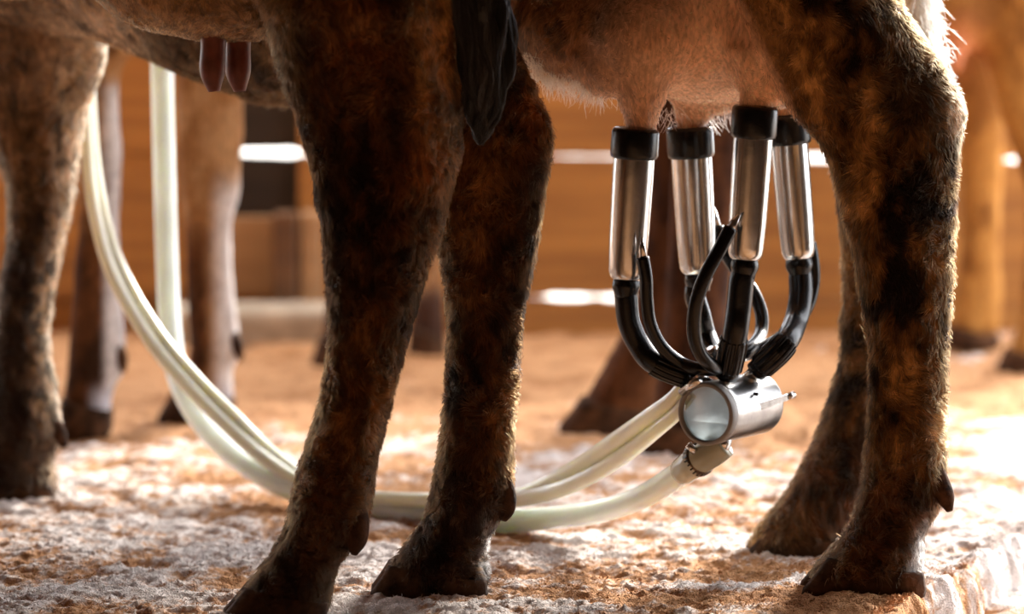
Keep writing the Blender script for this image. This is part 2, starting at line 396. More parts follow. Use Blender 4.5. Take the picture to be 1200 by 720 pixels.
# ------------------------------------------------------------------ cows
NSEG = 28
def leg_rings(rows, ratio=.9, sq=2.2):
    """rows: (image row, left px, right px, depth Y[, ratio]) -> horizontal slices of a leg"""
    out = []; a = np.linspace(0, 2 * math.pi, NSEG, endpoint=False)
    r = np.array([list(q) + ([ratio] if len(q) == 4 else []) for q in rows], float)
    r = catmull(r, 4)
    for y, xl, xr, Y, k in r:
        c = P((xl + xr) / 2, y, Y); hw = (xr - xl) / 2 * pxm(Y)
        ca, sa = np.cos(a), np.sin(a)
        ex = np.sign(ca) * np.abs(ca) ** (2 / sq); ey = np.sign(sa) * np.abs(sa) ** (2 / sq)
        out.append(np.stack([c[0] + hw * ex, c[1] + hw * k * ey, np.full(NSEG, c[2])], 1))
    return loft(out)
def torso(pts):
    """pts: (x, y, z, half width, half height)"""
    q = catmull(np.array(pts, float), 5); T = np.gradient(q[:, :2], axis=0); T /= np.linalg.norm(T, axis=1)[:, None]
    a = np.linspace(0, 2 * math.pi, 36, endpoint=False); out = []
    for k in range(len(q)):
        n = np.array([-T[k, 1], T[k, 0]]); c = q[k]
        out.append(np.stack([c[0] + n[0] * c[3] * np.cos(a), c[1] + n[1] * c[3] * np.cos(a), c[2] + c[4] * np.sin(a)], 1))
    return loft(out)
def blob(c, r, tiltx=0):
    rings = []; a = np.linspace(0, 2 * math.pi, 24, endpoint=False)
    for t in np.linspace(-.985, .985, 17):
        s = math.sqrt(1 - t * t); rings.append(np.stack([c[0] + r[0] * s * np.cos(a) + tiltx * t * r[2], c[1] + r[1] * s * np.sin(a), np.full(24, c[2] + r[2] * t)], 1))
    return loft(rings)
def head(c, d, s=1.0):
    """skull, muzzle and ears, looking along d"""
    d = np.array([d[0], d[1], 0]); d /= np.linalg.norm(d); n = np.array([-d[1], d[0], 0]); c = np.array(c)
    pts = [c - d * .12 * s + [0, 0, .06 * s], c + [0, 0, .05 * s], c + d * .14 * s - [0, 0, .03 * s], c + d * .27 * s - [0, 0, .13 * s], c + d * .33 * s - [0, 0, .18 * s]]
    parts = [tube(pts, [.07 * s, .115 * s, .095 * s, .068 * s, .05 * s], 20, 5)]
    for k in (-1, 1):
        parts.append(tube([c + n * k * .07 * s + [0, 0, .09 * s], c + n * k * .15 * s + [0, 0, .10 * s], c + n * k * .23 * s + [0, 0, .06 * s]], [.02, .038, .008], 10, 4, flat=.5))
    return join(parts)
def remesh(parts, voxel, smooth=6, lump=.002):
    v, f = join(parts); me = bpy.data.meshes.new('t'); me.from_pydata([tuple(map(float, p)) for p in v], [], f)
    bm = bmesh.new(); bm.from_mesh(me); bmesh.ops.recalc_face_normals(bm, faces=bm.faces); bm.to_mesh(me); bm.free()
    o = bpy.data.objects.new('t', me); SC.collection.objects.link(o)
    r = o.modifiers.new('r', 'REMESH'); r.mode = 'VOXEL'; r.voxel_size = voxel
    s = o.modifiers.new('s', 'SMOOTH'); s.iterations = smooth; s.factor = .5
    dg = bpy.context.evaluated_depsgraph_get(); nm = bpy.data.meshes.new_from_object(o.evaluated_get(dg))
    bpy.data.objects.remove(o); n = len(nm.vertices); co = np.empty(n * 3, np.float32); nm.vertices.foreach_get('co', co); co = co.reshape(-1, 3).astype(float)
    no = np.empty(n * 3, np.float32); nm.vertex_normals.foreach_get('vector', no); no = no.reshape(-1, 3)
    co += no * ((fbm(co, 24, 3, 31) - .5)[:, None] * lump * 3)
    return nm, co, no
def body_obj(parts, voxel, root, colf, name='body', smooth=6, lump=.002):
    me, co, no = remesh(parts, voxel, smooth, lump)
    off = np.array(root.location); me.vertices.foreach_set('co', (co - off).astype(np.float32).ravel()); me.update(); me.name = name
    set_cols(me, colf(co)); me.materials.clear(); me.materials.append(M['hide'])
    me.polygons.foreach_set('use_smooth', [True] * len(me.polygons))
    return link(bpy.data.objects.new(name, me), root), co
def add_curves(name, pts, rad, cols, root):
    """pts (n, k, 3) world"""
    n, k, _ = pts.shape; cu = bpy.data.hair_curves.new(name); cu.add_curves([k] * n)
    off = np.array(abs_loc(root))
    cu.attributes['position'].data.foreach_set('vector', (pts - off).astype(np.float32).ravel())
    ra = cu.attributes.get('radius') or cu.attributes.new('radius', 'FLOAT', 'POINT')
    ra.data.foreach_set('value', np.broadcast_to(rad, (n, k)).astype(np.float32).ravel())
    set_cols(cu, cols, dom='CURVE'); cu.materials.append(M['hair'])
    o = link(bpy.data.objects.new(name, cu), root); o['kind'] = 'stuff'; return o
def fur(body, root, colf, count, lenf, name='coat_hair', densf=None, seed=1, lay=1.0, width=.00033):
    rng = np.random.default_rng(seed); me = body.data; me.calc_loop_triangles(); n = len(me.loop_triangles)
    t = np.empty(n * 3, np.int32); me.loop_triangles.foreach_get('vertices', t); t = t.reshape(-1, 3)
    co = np.empty(len(me.vertices) * 3, np.float32); me.vertices.foreach_get('co', co); co = co.reshape(-1, 3) + np.array(root.location)
    no = np.empty(len(me.vertices) * 3, np.float32); me.vertex_normals.foreach_get('vector', no); no = no.reshape(-1, 3)
    a, b, c = co[t[:, 0]], co[t[:, 1]], co[t[:, 2]]; area = np.linalg.norm(np.cross(b - a, c - a), axis=1) * .5
    m = (a + b + c) / 3; px, py = proj(m); vis = ((px > -120) & (px < 1320) & (py > -90) & (py < 780)).astype(float)
    fn = no[t[:, 0]]; vd = m - CAM; vd /= np.linalg.norm(vd, axis=1)[:, None]; fac = (fn * vd).sum(1)
    wgt = area * vis * np.where(fac < .2, 1, .35)
    if densf is not None: wgt = wgt * densf(m)
    wgt = wgt / wgt.sum(); s = rng.choice(n, count, p=wgt)
    u = rng.random((count, 2)); fl = u.sum(1) > 1; u[fl] = 1 - u[fl]; u0 = u[:, :1]; u1 = u[:, 1:]
    p = a[s] + (b[s] - a[s]) * u0 + (c[s] - a[s]) * u1
    nn = no[t[s, 0]] * (1 - u0 - u1) + no[t[s, 1]] * u0 + no[t[s, 2]] * u1; nn /= np.linalg.norm(nn, axis=1)[:, None]
    sw = np.stack([fbm(p, 26, 2, 41 + k) - .5 for k in range(3)], 1); sw2 = np.stack([fbm(p, 110, 2, 51 + k) - .5 for k in range(3)], 1)
    down = np.array([0.15, 0, -1.0]) * lay + sw * 3.4 + sw2 * 4.2
    tang = down - nn * (down * nn).sum(1)[:, None]; tang /= np.linalg.norm(tang, axis=1)[:, None] + 1e-9
    L = lenf(p) * rng.uniform(.6, 1.25, count); lift = (.34 + .4 * (fbm(p, 60, 2, 61) - .3) + rng.normal(0, .10, count)).clip(.08, 1)
    d1 = nn * lift[:, None] * 1.2 + tang + rng.normal(0, .16, (count, 3)); d1 /= np.linalg.norm(d1, axis=1)[:, None]
    d2 = nn * lift[:, None] * .35 + tang + [0, 0, -.15] + rng.normal(0, .14, (count, 3)); d2 /= np.linalg.norm(d2, axis=1)[:, None]
    L = L[:, None]; p0 = p - nn * .0008; p1 = p0 + d1 * L * .4; p2 = p1 + (d1 + d2) * .5 * L * .35; p3 = p2 + d2 * L * .35
    cl = fbm(p * np.array([1, 1, .6]), 210, 2, 71); cols = colf(p) * rng.uniform(.7, 1.3, (count, 1)) * (.55 + 1.05 * sstep(.3, .72, cl))[:, None]
    return add_curves(name, np.stack([p0, p1, p2, p3], 1), np.array([width, width * .95, width * .7, width * .2])[None], np.clip(cols, 0, .95), root)
def hoof(root, y_bot, toe, heel, y_top, tl, tr, Y, m='hoof', name='hoof'):
    """two claws side by side; px measures of toe and heel on the ground and of the coronet above"""
    parts = []; s = pxm(Y)
    for k in (-1, 1):
        rings = []
        for t in np.linspace(0, 1, 7):
            e = t ** .85; xl = toe * (1 - e) + tl * e; xr = heel * (1 - e) + tr * e; py = y_bot * (1 - t) + y_top * t
            if t == 0: xl += 5; xr -= 3
            c = P((xl + xr) / 2, py, Y); hw = (xr - xl) / 2 * s; a = np.linspace(0, 2 * math.pi, 20, endpoint=False)
            hd = .026 - .004 * t; oy = .024 * k
            taper = 1 - .35 * (np.cos(a) < 0) * np.abs(np.cos(a)) ** 2
            zz = c[2] if t > 0 else max(c[2] - .004, -.006)
            rings.append(np.stack([c[0] + hw * np.cos(a), c[1] + oy + hd * np.sin(a) * taper, zz - t * .009 * np.cos(a) - t * .004], 1))
        parts.append(loft(rings))
    v, f = join(parts); return mobj(name, v, f, M[m], root)
def dewclaw(root, pts, Y):
    """pts: (px, py, radius px) from inside the fetlock to the tip; a pair side by side"""
    parts = []; s = pxm(Y)
    for k in (-1, 1):
        parts.append(tube([P(q[0], q[1], Y + (.014 + .004 * i) * k) for i, q in enumerate(pts)], [q[2] * s for q in pts], 16, 5, flat=.9))
    v, f = join(parts); return mobj('dewclaw', v, f, M['dew'], root)
def pal(p, dark, mid, gold, seed, bias=0, s=1.0):
    q = p * np.array([1, 1, .55])
    n = fbm(q, 20 * s, 3, seed); n2 = fbm(q, 75 * s, 3, seed + 1); t = n * .55 + n2 * .45 + bias
    c = np.tile(np.array(mid), (len(p), 1)); c = mixc(c, np.array(dark), sstep(.52, .36, t)); return mixc(c, np.array(gold), sstep(.53, .70, t))
def near(p, c, r):
    d = (p - np.array(c)) / np.array(r); return np.exp(-(d ** 2).sum(1))

# ---- cow A: being milked, hind legs on the right
YA, YAF, YAL = Gy(690), Gy(646), Gy(582)
rootA = empty('cow', (0, .35, 0), label='brown cow being milked, metal teat cups on its pink udder', cat='cow')
A_near = [(-230, 850, 960, .17, 1), (-170, 845, 985, .12, 1), (-110, 845, 1012, .06, .9), (-50, 850, 1040, .01, .8), (0, 863, 1054, YA + .02, .7), (40, 876, 1080, YA + .01, .55), (80, 894, 1105, YA, .45), (105, 908, 1122, YA, .40), (130, 926, 1132, YA, .38), (155, 948, 1129, YA, .42),
          (175, 963, 1124, YA, .48), (205, 976, 1122, YA, .56), (240, 985, 1120, YA, .62), (290, 998, 1119, YA, .66), (345, 1010, 1115, YA, .72), (400, 1018, 1111, YA, .76), (450, 1020, 1109, YA, .78), (510, 1016, 1108, YA, .82), (555, 1013, 1108, YA, .84),
          (580, 1008, 1106, YA, .84), (600, 1002, 1096, YA, .84), (622, 990, 1083, YA, .84), (645, 975, 1080, YA, .84), (664, 958, 1080, YA, .8), (678, 950, 1078, YA, .76)]
A_far = [(-200, 810, 1000, .42, 1), (-60, 850, 1020, .38, .9), (40, 890, 1060, .30, .7), (120, 950, 1090, YAF, .5), (170, 970, 1092, YAF, .5), (250, 985, 1078, YAF, .6), (330, 988, 1070, YAF, .68), (400, 986, 1066, YAF, .75), (440, 979, 1060, YAF, .78), (490, 964, 1052, YAF, .8), (530, 949, 1044, YAF, .82),
         (565, 930, 1034, YAF, .82), (590, 913, 1022, YAF, .82), (612, 896, 1005, YAF, .8), (632, 882, 995, YAF, .76), (640, 878, 992, YAF, .7)]
A_front = [(-160, -110, 160, .62, .8), (-60, -90, 150, .62, .7), (0, -75, 134, .64, .62), (30, -62, 126, YAL - .04, .6), (70, -48, 121, YAL - .02, .6), (110, -30, 108, YAL, .62), (150, -14, 96, YAL, .66), (200, 4, 89, YAL, .75), (240, 10, 84, YAL, .82), (290, 8, 73, YAL, .85), (330, 2, 64, YAL, .88), (375, -4, 57, YAL, .9),
           (415, -8, 58, YAL, .9), (455, -12, 64, YAL, .9), (490, -14, 70, YAL, .9), (515, -18, 68, YAL, .9), (535, -22, 60, YAL, .9), (555, -30, 62, YAL, .88), (572, -36, 66, YAL, .86)]
def shift(rows, dpx, dY, dpy): return [(r[0] + dpy, r[1] + dpx, r[2] + dpx, r[3] + dY, *r[4:]) for r in rows]
A_front2 = shift(A_front, -105, .25, -26)
tA = torso([(.44, .10, 1.0, .08, .12), (.41, .12, .97, .16, .22), (.30, .19, .93, .23, .28), (.10, .28, .89, .26, .29), (-.12, .38, .88, .27, .305), (-.30, .47, .88, .27, .34), (-.50, .58, .89, .25, .285), (-.66, .66, .90, .21, .27), (-.82, .73, .97, .15, .20), (-1.0, .84, 1.07, .10, .15), (-1.14, .91, 1.13, .09, .12)])
def teat(px0, y0, px1, y1, Y, r0=30, r1=17):
    a = P(px0, y0 - 45, Y); b = P(px0, y0, Y); c = P(px1, y1 - 12, Y); d = P(px1, y1 + 14, Y); s = pxm(Y)
    return tube([a, b, c, d], [r0 * 1.5 * s, r0 * s, r1 * 1.05 * s, r1 * .9 * s], 20, 6)
YC1, YC2, YC3, YC4 = .02, .16, -.01, .13
udder = [blob(P(828, 12, .12), (.165, .135, .112)), blob(P(760, 40, .05), (.085, .08, .068)), blob(P(838, 62, .17), (.07, .07, .075)), blob(P(905, 45, .02), (.06, .07, .085)), blob(P(930, 50, .15), (.06, .07, .07)),
         blob(P(700, 25, .12), (.10, .11, .075)), blob(P(716, 66, .05), (.045, .05, .050)),
         teat(752, 118, 752, 152, YC1, 27, 17), teat(812, 125, 808, 150, YC2, 28, 17), teat(893, 100, 886, 128, YC3, 28, 18), teat(925, 105, 922, 136, YC4, 24, 17)]
CU = P(800, 40, .05)
def colA(p):
    x, y, z = p.T
    c = pal(p, (.010, .005, .003), (.15, .066, .020), (.52, .27, .085), 3)
    up = sstep(.25, .5, z); right = sstep(.25, .4, x)
    # hock and front of thigh
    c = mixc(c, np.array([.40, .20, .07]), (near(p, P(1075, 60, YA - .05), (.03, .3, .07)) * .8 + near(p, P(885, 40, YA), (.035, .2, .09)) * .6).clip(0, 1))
    c = mixc(c, np.array([.62, .40, .20]), np.clip(near(p, P(1118, 128, YA - .03), (.013, .2, .03)) * 1.2, 0, 1))  # golden hock patch, its edge light put into the coat colour
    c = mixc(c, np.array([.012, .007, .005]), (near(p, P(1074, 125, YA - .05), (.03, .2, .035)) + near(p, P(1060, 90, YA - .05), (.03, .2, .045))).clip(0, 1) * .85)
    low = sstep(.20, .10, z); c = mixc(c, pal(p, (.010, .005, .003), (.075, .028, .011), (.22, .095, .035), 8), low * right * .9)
    # pale pink udder, thin coat
    pink = pal(p, (.72, .42, .25), (.84, .52, .33), (.90, .60, .41), 20)
    mu = (sstep(.0, .10, x) * sstep(.50, .56, z + .25 * (x < .36)) * sstep(.36, .30, x + (.69 - z) * .0) )
    um = np.clip(near(p, P(815, 50, .05), (.15, .5, .17)) * 1.6 + near(p, P(760, 120, .05), (.05, .5, .045)) + near(p, P(905, 100, 0), (.04, .5, .05)), 0, 1)
    px, py = proj(p); notleg = sstep(12, -6, px - (860 + np.clip(py, -300, 300) * .48) - 4); legs = (y < YA + .10) & (x > .25)
    um = um * np.where(legs, notleg, 1) * sstep(.42, .48, z)
    c = mixc(c, pink, um)
    c = mixc(c, pal(p, (.05, .02, .01), (.25, .10, .035), (.36, .16, .06), 24), near(p, P(650, 30, .1), (.09, .4, .12)) * (z > .45))
    # belly behind the nearer cow and the tan foreleg with dark mottling
    c = mixc(c, pal(p, (.015, .007, .003), (.07, .032, .012), (.20, .10, .035), 28), sstep(-.05, -.15, x) * sstep(-.62, -.45, x) * sstep(.45, .5, z))
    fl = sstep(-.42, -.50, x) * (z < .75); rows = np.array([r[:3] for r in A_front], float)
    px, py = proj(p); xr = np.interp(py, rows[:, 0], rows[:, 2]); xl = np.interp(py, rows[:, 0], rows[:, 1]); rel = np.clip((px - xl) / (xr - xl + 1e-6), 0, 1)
    base = pal(p, (.09, .042, .018), (.22, .11, .045), (.34, .18, .08), 36); lit = pal(p, (.30, .18, .09), (.58, .38, .21), (.66, .46, .28), 37)  # lit: light on the foreleg's right edge, put into the coat colour
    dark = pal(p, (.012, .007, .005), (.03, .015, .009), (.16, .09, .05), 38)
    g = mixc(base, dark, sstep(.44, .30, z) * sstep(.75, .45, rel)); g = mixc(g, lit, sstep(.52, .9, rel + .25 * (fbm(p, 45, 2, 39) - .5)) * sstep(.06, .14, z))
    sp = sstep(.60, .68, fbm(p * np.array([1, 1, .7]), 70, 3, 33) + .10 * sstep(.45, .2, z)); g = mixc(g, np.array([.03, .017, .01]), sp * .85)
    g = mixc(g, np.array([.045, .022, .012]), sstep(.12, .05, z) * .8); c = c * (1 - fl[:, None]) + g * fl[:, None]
    wh = np.clip(near(p, P(1076, 655, YA), (.010, .06, .030)) * 1.6, 0, 1) * sstep(.40, .55, fbm(p, 120, 2, 47)); c = mixc(c, np.array([.68, .66, .64]), wh)  # pale heel: white hair plus a wet gleam put into the colour
    return np.clip(c, .003, .9)
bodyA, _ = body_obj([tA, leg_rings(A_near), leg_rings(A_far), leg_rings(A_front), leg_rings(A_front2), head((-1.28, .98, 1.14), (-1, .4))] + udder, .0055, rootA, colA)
def lenA(p):
    px, py = proj(p); ud = near(p, P(815, 60, .05), (.13, .5, .10)); L = np.full(len(p), .0115) - .0075 * np.clip(ud * 1.3, 0, 1)
    L = L + .012 * near(p, P(345, 115, .45), (.06, .5, .03)) + .002 * sstep(.07, .04, p[:, 2]); return L
def denA(p): return 1 - .72 * np.clip(near(p, P(815, 60, .05), (.12, .5, .10)) * 1.4, 0, 1)
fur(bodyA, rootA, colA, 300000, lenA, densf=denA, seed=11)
def wisps(name, root, spots, n, L, col, seed, rad=.0003, spread=.008, dirv=(0, 0, -1)):
    rng = np.random.default_rng(seed); S = np.array(spots, float); i = rng.integers(0, len(S) - 1, n); t = rng.random((n, 1))
    p = S[i] * (1 - t) + S[i + 1] * t + rng.normal(0, spread, (n, 3)) * [1, 1.5, .4]
    d = np.array(dirv) + rng.normal(0, .45, (n, 3)); d /= np.linalg.norm(d, axis=1)[:, None]; d2 = d + rng.normal(0, .5, (n, 3)) + [0, 0, -.3]
    l = L * rng.uniform(.4, 1.2, (n, 1)); pts = np.stack([p, p + d * l * .35, p + (d * .6 + d2 * .12) * l, p + (d * .75 + d2 * .3) * l], 1)
    return add_curves(name, pts, np.array([rad, rad, rad * .8, rad * .3])[None], np.tile(col, (n, 1)) * rng.uniform(.8, 1.1, (n, 1)), root)
wisps('belly_fringe', rootA, [P(612, 62, .06), P(632, 86, .08), P(655, 92, .08), P(690, 100, .06), P(705, 106, .05)], 420, .022, (.80, .68, .52), 5)
wisps('udder_hair', rootA, [P(770, 138, YC1 + .05), P(790, 128, YC1 + .08), P(800, 140, YC2), P(835, 142, YC2), P(850, 132, YC2), P(862, 128, .1)], 130, .016, (.85, .70, .58), 6, dirv=(.2, 0, -1))
hoof(rootA, 692, 931, 1086, 655, 968, 1082, YA); hoof(rootA, 648, 868, 992, 620, 898, 1000, YAF); hoof(rootA, 584, -44, 72, 556, -28, 64, YAL); hoof(rootA, 558, -149, -33, 530, -135, -41, YAL + .25)
dewclaw(rootA, [(1092, 545, 12), (1100, 566, 13), (1108, 584, 11), (1113, 599, 4)], YA); dewclaw(rootA, [(1020, 545, 9), (1034, 568, 9), (1036, 580, 4)], YAF); dewclaw(rootA, [(60, 488, 7), (69, 508, 9), (76, 524, 4)], YAL)
# pale tail hanging behind the far side
tl = [P(1040, -150, .30), P(1062, -70, .30), P(1078, 0, .28), P(1084, 40, .26), P(1086, 85, .24)]
v, f = tube(tl, [.022, .020, .016, .014, .008], 14, 5); tA_ = mobj('tail', v, f, simple('pale_tail_hide', (.75, .68, .58), .7), rootA); tA_['label'] = 'pale tail hanging behind the hock'
wisps('tail_switch', tA_, [P(1075, -30, .28), P(1080, 10, .27), P(1086, 60, .25), P(1090, 95, .24)], 2600, .024, (.86, .80, .70), 9, .0004, .010, (.06, 0, -1))

# ---- cow B: nearest, dark legs in the middle
YB1, YB2 = Gy(722), Gy(694)
rootB = empty('cow', (-.2, -.15, 0), label='nearest dark brown cow, both hind legs standing in front with its black tail between them', cat='cow')
B1 = [(-230, 340, 480, -.06, 1), (-130, 300, 512, -.13, .9), (-50, 298, 532, YB1 + .03, .8), (0, 306, 532, YB1, .7), (40, 316, 530, YB1, .62), (85, 328, 533, YB1, .55), (130, 345, 538, YB1, .5), (165, 356, 540, YB1, .48), (195, 364, 537, YB1, .5), (230, 371, 527, YB1, .54), (270, 378, 516, YB1, .6), (320, 383, 500, YB1, .68),
      (370, 386, 486, YB1, .76), (430, 384, 468, YB1, .84), (480, 373, 457, YB1, .88), (530, 358, 441, YB1, .88), (580, 343, 434, YB1, .9), (610, 338, 431, YB1, .9), (632, 330, 418, YB1, .9), (652, 317, 401, YB1, .9), (672, 302, 392, YB1, .88), (700, 283, 386, YB1, .84), (712, 276, 384, YB1, .8)]
B2 = [(-220, 440, 600, .08, 1), (-120, 465, 600, .05, .9), (-50, 490, 592, .0, .8), (0, 498, 590, YB2, .75), (45, 500, 600, YB2, .65), (87, 502, 619, YB2, .55), (123, 503, 636, YB2, .48), (153, 504, 646, YB2, .46), (187, 505, 645, YB2, .5), (213, 507, 640, YB2, .54), (245, 510, 634, YB2, .6), (283, 514, 628, YB2, .68), (330, 521, 620, YB2, .76), (373, 525, 611, YB2, .82), (427, 525, 608, YB2, .88),
      (480, 521, 602, YB2, .9), (530, 515, 600, YB2, .9), (570, 508, 599, YB2, .9), (595, 503, 594, YB2, .9), (612, 497, 584, YB2, .9), (630, 484, 573, YB2, .9), (650, 468, 568, YB2, .88), (670, 456, 570, YB2, .84), (684, 452, 566, YB2, .8)]
tB = torso([(-.02, -.16, .98, .10, .16), (-.08, -.15, .97, .20, .27), (-.25, -.11, .98, .23, .30), (-.5, -.05, 1.0, .23, .30), (-.8, .0, .99, .24, .32), (-1.1, .02, .94, .23, .31), (-1.32, .03, .97, .18, .27), (-1.48, .03, 1.05, .13, .2), (-1.7, .04, 1.15, .10, .14)])
BF = [(r[0] + 25, r[1] - 640, r[2] - 640, -.14 if r[0] > 0 else -.08, *r[4:]) for r in A_front]
BF2 = [(r[0] + 40, r[1] - 560, r[2] - 560, .12 if r[0] > 0 else .06, *r[4:]) for r in A_front]
def colB(p):
    x, y, z = p.T
    c = pal(p, (.008, .004, .002), (.085, .030, .009), (.22, .085, .024), 50, .02, .8)
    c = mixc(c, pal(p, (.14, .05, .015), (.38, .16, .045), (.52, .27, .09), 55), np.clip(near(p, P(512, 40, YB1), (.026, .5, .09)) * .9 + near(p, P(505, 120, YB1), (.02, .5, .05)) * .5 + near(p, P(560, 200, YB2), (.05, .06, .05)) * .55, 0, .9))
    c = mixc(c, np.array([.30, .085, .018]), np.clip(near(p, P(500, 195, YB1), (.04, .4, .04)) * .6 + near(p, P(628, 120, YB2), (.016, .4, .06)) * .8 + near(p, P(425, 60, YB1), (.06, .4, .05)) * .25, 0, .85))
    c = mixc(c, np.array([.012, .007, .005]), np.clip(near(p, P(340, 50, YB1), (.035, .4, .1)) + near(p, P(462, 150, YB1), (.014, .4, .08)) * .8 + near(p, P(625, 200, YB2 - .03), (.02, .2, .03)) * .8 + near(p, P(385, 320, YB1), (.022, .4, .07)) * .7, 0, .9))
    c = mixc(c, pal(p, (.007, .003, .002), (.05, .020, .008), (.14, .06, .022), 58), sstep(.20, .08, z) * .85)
    c = mixc(c, pal(p, (.20, .10, .04), (.32, .17, .07), (.36, .20, .085), 60), sstep(-.22, -.31, x) * sstep(.58, .66, z))
    wh = np.clip(near(p, P(572, 642, YB2), (.009, .05, .032)) * 1.6, 0, 1) * sstep(.40, .55, fbm(p, 120, 2, 48)); c = mixc(c, np.array([.66, .65, .64]), wh)  # light falling on the heel, put into the coat colour
    return np.clip(c, .002, .9)
uB = [blob((-.34, -.07, .735), (.16, .13, .085))]
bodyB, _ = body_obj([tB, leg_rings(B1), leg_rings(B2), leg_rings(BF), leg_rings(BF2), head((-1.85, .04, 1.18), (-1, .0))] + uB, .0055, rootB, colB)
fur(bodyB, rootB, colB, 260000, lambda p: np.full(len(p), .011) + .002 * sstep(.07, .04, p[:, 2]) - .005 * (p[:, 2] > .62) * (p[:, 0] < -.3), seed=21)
hoof(rootB, 724, 252, 384, 690, 288, 386, YB1); hoof(rootB, 696, 428, 574, 664, 455, 571, YB2)
hoof(rootB, 609, -684, -568, 580, -668, -575, -.14); hoof(rootB, 624, -604, -488, 595, -588, -495, .12)
dewclaw(rootB, [(416, 590, 14), (417, 615, 16), (417, 635, 13), (415, 650, 4)], YB1); dewclaw(rootB, [(586, 560, 12), (592, 580, 13), (594, 597, 10), (590, 610, 4)], YB2)
for (xa, xb_, Y) in ((250, 249, -.10), (279, 279, -.07)):
    s = pxm(Y); v, f = tube([P(xa, 20, Y), P(xa, 52, Y), P(xb_, 84, Y), P(xb_ + 2, 107, Y)], [19 * s, 15 * s, 15 * s, 7 * s], 18, 6)
    q = mobj('teat', v, f, M['teat'], rootB)
tb = [P(560, -260, -.33), P(562, -160, -.33), P(564, -60, YB1 - .02), P(566, 20, YB1 - .02), P(568, 90, YB1 + .02), P(568, 140, YB1 + .04)]
v, f = tube(tb, [.022, .02, .014, .012, .008, .003], 16, 6); TB = mobj('tail', v, f, simple('black_tail_hide', (.008, .008, .009), .6), rootB); TB['label'] = 'black tail'
def switch(root, path, wid, n, col, seed, rad=.0005):
    rng = np.random.default_rng(seed); q = catmull(path, 4); K = len(q); th = rng.uniform(0, 2 * math.pi, n); rr = np.sqrt(rng.random(n))
    w_ = np.interp(np.linspace(0, 1, K), np.linspace(0, 1, len(wid)), wid); out = []
    s0 = rng.uniform(0, .45, n); s1 = rng.uniform(.55, 1.0, n) ** .7; m = 12
    for j in range(m):
        u = s0 + (s1 - s0) * j / (m - 1); c = np.stack([np.interp(u, np.linspace(0, 1, K), q[:, a]) for a in range(3)], 1); ww = np.interp(u, np.linspace(0, 1, K), w_)
        ck = np.floor(th * 4) + np.floor(rr * 3) * 31; wav = (.005 * np.sin(u * (6 + ck % 5) + ck * 2.1) + .0035 * np.sin(u * (15 + ck % 7) + ck * 1.3) + .0018 * np.sin(u * 31 + th * 70)) * np.minimum(1, ww / .015 + .25)
        out.append(c + np.stack([np.cos(th) * rr * ww + wav, np.sin(th) * rr * ww * .6, 0 * th], 1))
    pts = np.stack(out, 1); cl = vnoise(np.stack([th * 3.5, rr * 5, s0 * 6], 1)); return add_curves('tail_switch', pts, rad, np.clip(np.tile(col, (n, 1)) * (.15 + 3.5 * sstep(.4, .95, cl))[:, None] * rng.uniform(.5, 1.6, (n, 1)), 0, .3), root)
switch(TB, [P(560, -120, YB1 - .02), P(564, -30, YB1 - .02), P(567, 40, YB1 - .01), P(569, 100, YB1 + .0), P(566, 145, YB1 + .02), P(563, 170, YB1 + .03)], [.030, .031, .030, .023, .010, .001], 5200, (.007, .007, .008), 31, .00045)

# ---- cow C: blurred, far left
YC_1, YC_2 = Gy(508), Gy(491)
rootC = empty('cow', (-.6, 1.4, 0), label='out of focus tan cow behind the white hoses at left, hind legs showing', cat='cow')
C1 = [(-150, 10, 190, 1.3, 1), (-50, 30, 190, 1.3, .9), (20, 55, 178, YC_1, .8), (70, 78, 150, YC_1, .7), (100, 86, 140, YC_1), (200, 90, 144, YC_1), (240, 92, 142, YC_1), (300, 88, 141, YC_1), (350, 84, 144, YC_1), (430, 78, 147, YC_1), (455, 74, 134, YC_1), (490, 72, 130, YC_1)]
C2 = [(-150, 130, 300, 1.5, 1), (-50, 150, 300, 1.5, .9), (20, 180, 296, YC_2, .8), (70, 204, 290, YC_2, .7), (110, 206, 287, YC_2, .7), (200, 208, 284, YC_2, .7), (230, 209, 281, YC_2), (260, 216, 274, YC_2), (300, 217, 272, YC_2), (350, 219, 276, YC_2), (410, 221, 284, YC_2), (435, 214, 274, YC_2), (475, 200, 276, YC_2)]
def colC(p):
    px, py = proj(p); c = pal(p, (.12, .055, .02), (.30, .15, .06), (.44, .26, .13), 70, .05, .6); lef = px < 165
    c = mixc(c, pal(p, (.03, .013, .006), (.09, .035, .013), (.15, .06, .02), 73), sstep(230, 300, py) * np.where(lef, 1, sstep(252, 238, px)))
    st = np.where(lef, sstep(118, 128, px), sstep(246, 258, px)) * np.where(lef, sstep(90, 110, py), sstep(190, 240, py)) * sstep(470, 450, py)  # rim light on the right leg edges, put into the coat colour
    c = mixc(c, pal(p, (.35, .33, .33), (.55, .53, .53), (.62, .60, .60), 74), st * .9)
    return mixc(c, np.array([.45, .45, .50]), sstep(445, 470, py) * np.where(lef, sstep(104, 114, px), sstep(248, 256, px)))  # the same painted rim light, carried down to the pasterns
tC = torso([(-.36, 1.38, .93, .12, .17), (-.42, 1.40, .92, .21, .27), (-.7, 1.50, .91, .25, .29), (-1.1, 1.62, .9, .27, .31), (-1.4, 1.7, .92, .22, .27), (-1.6, 1.75, 1.0, .14, .2), (-1.8, 1.8, 1.1, .1, .14)])
CF = [(y, a - 660, b - 660, 1.62, *r) for (y, a, b, _, *r) in C2]; CF2 = [(y - 14, a - 610, b - 610, 1.85, *r) for (y, a, b, _, *r) in C1]
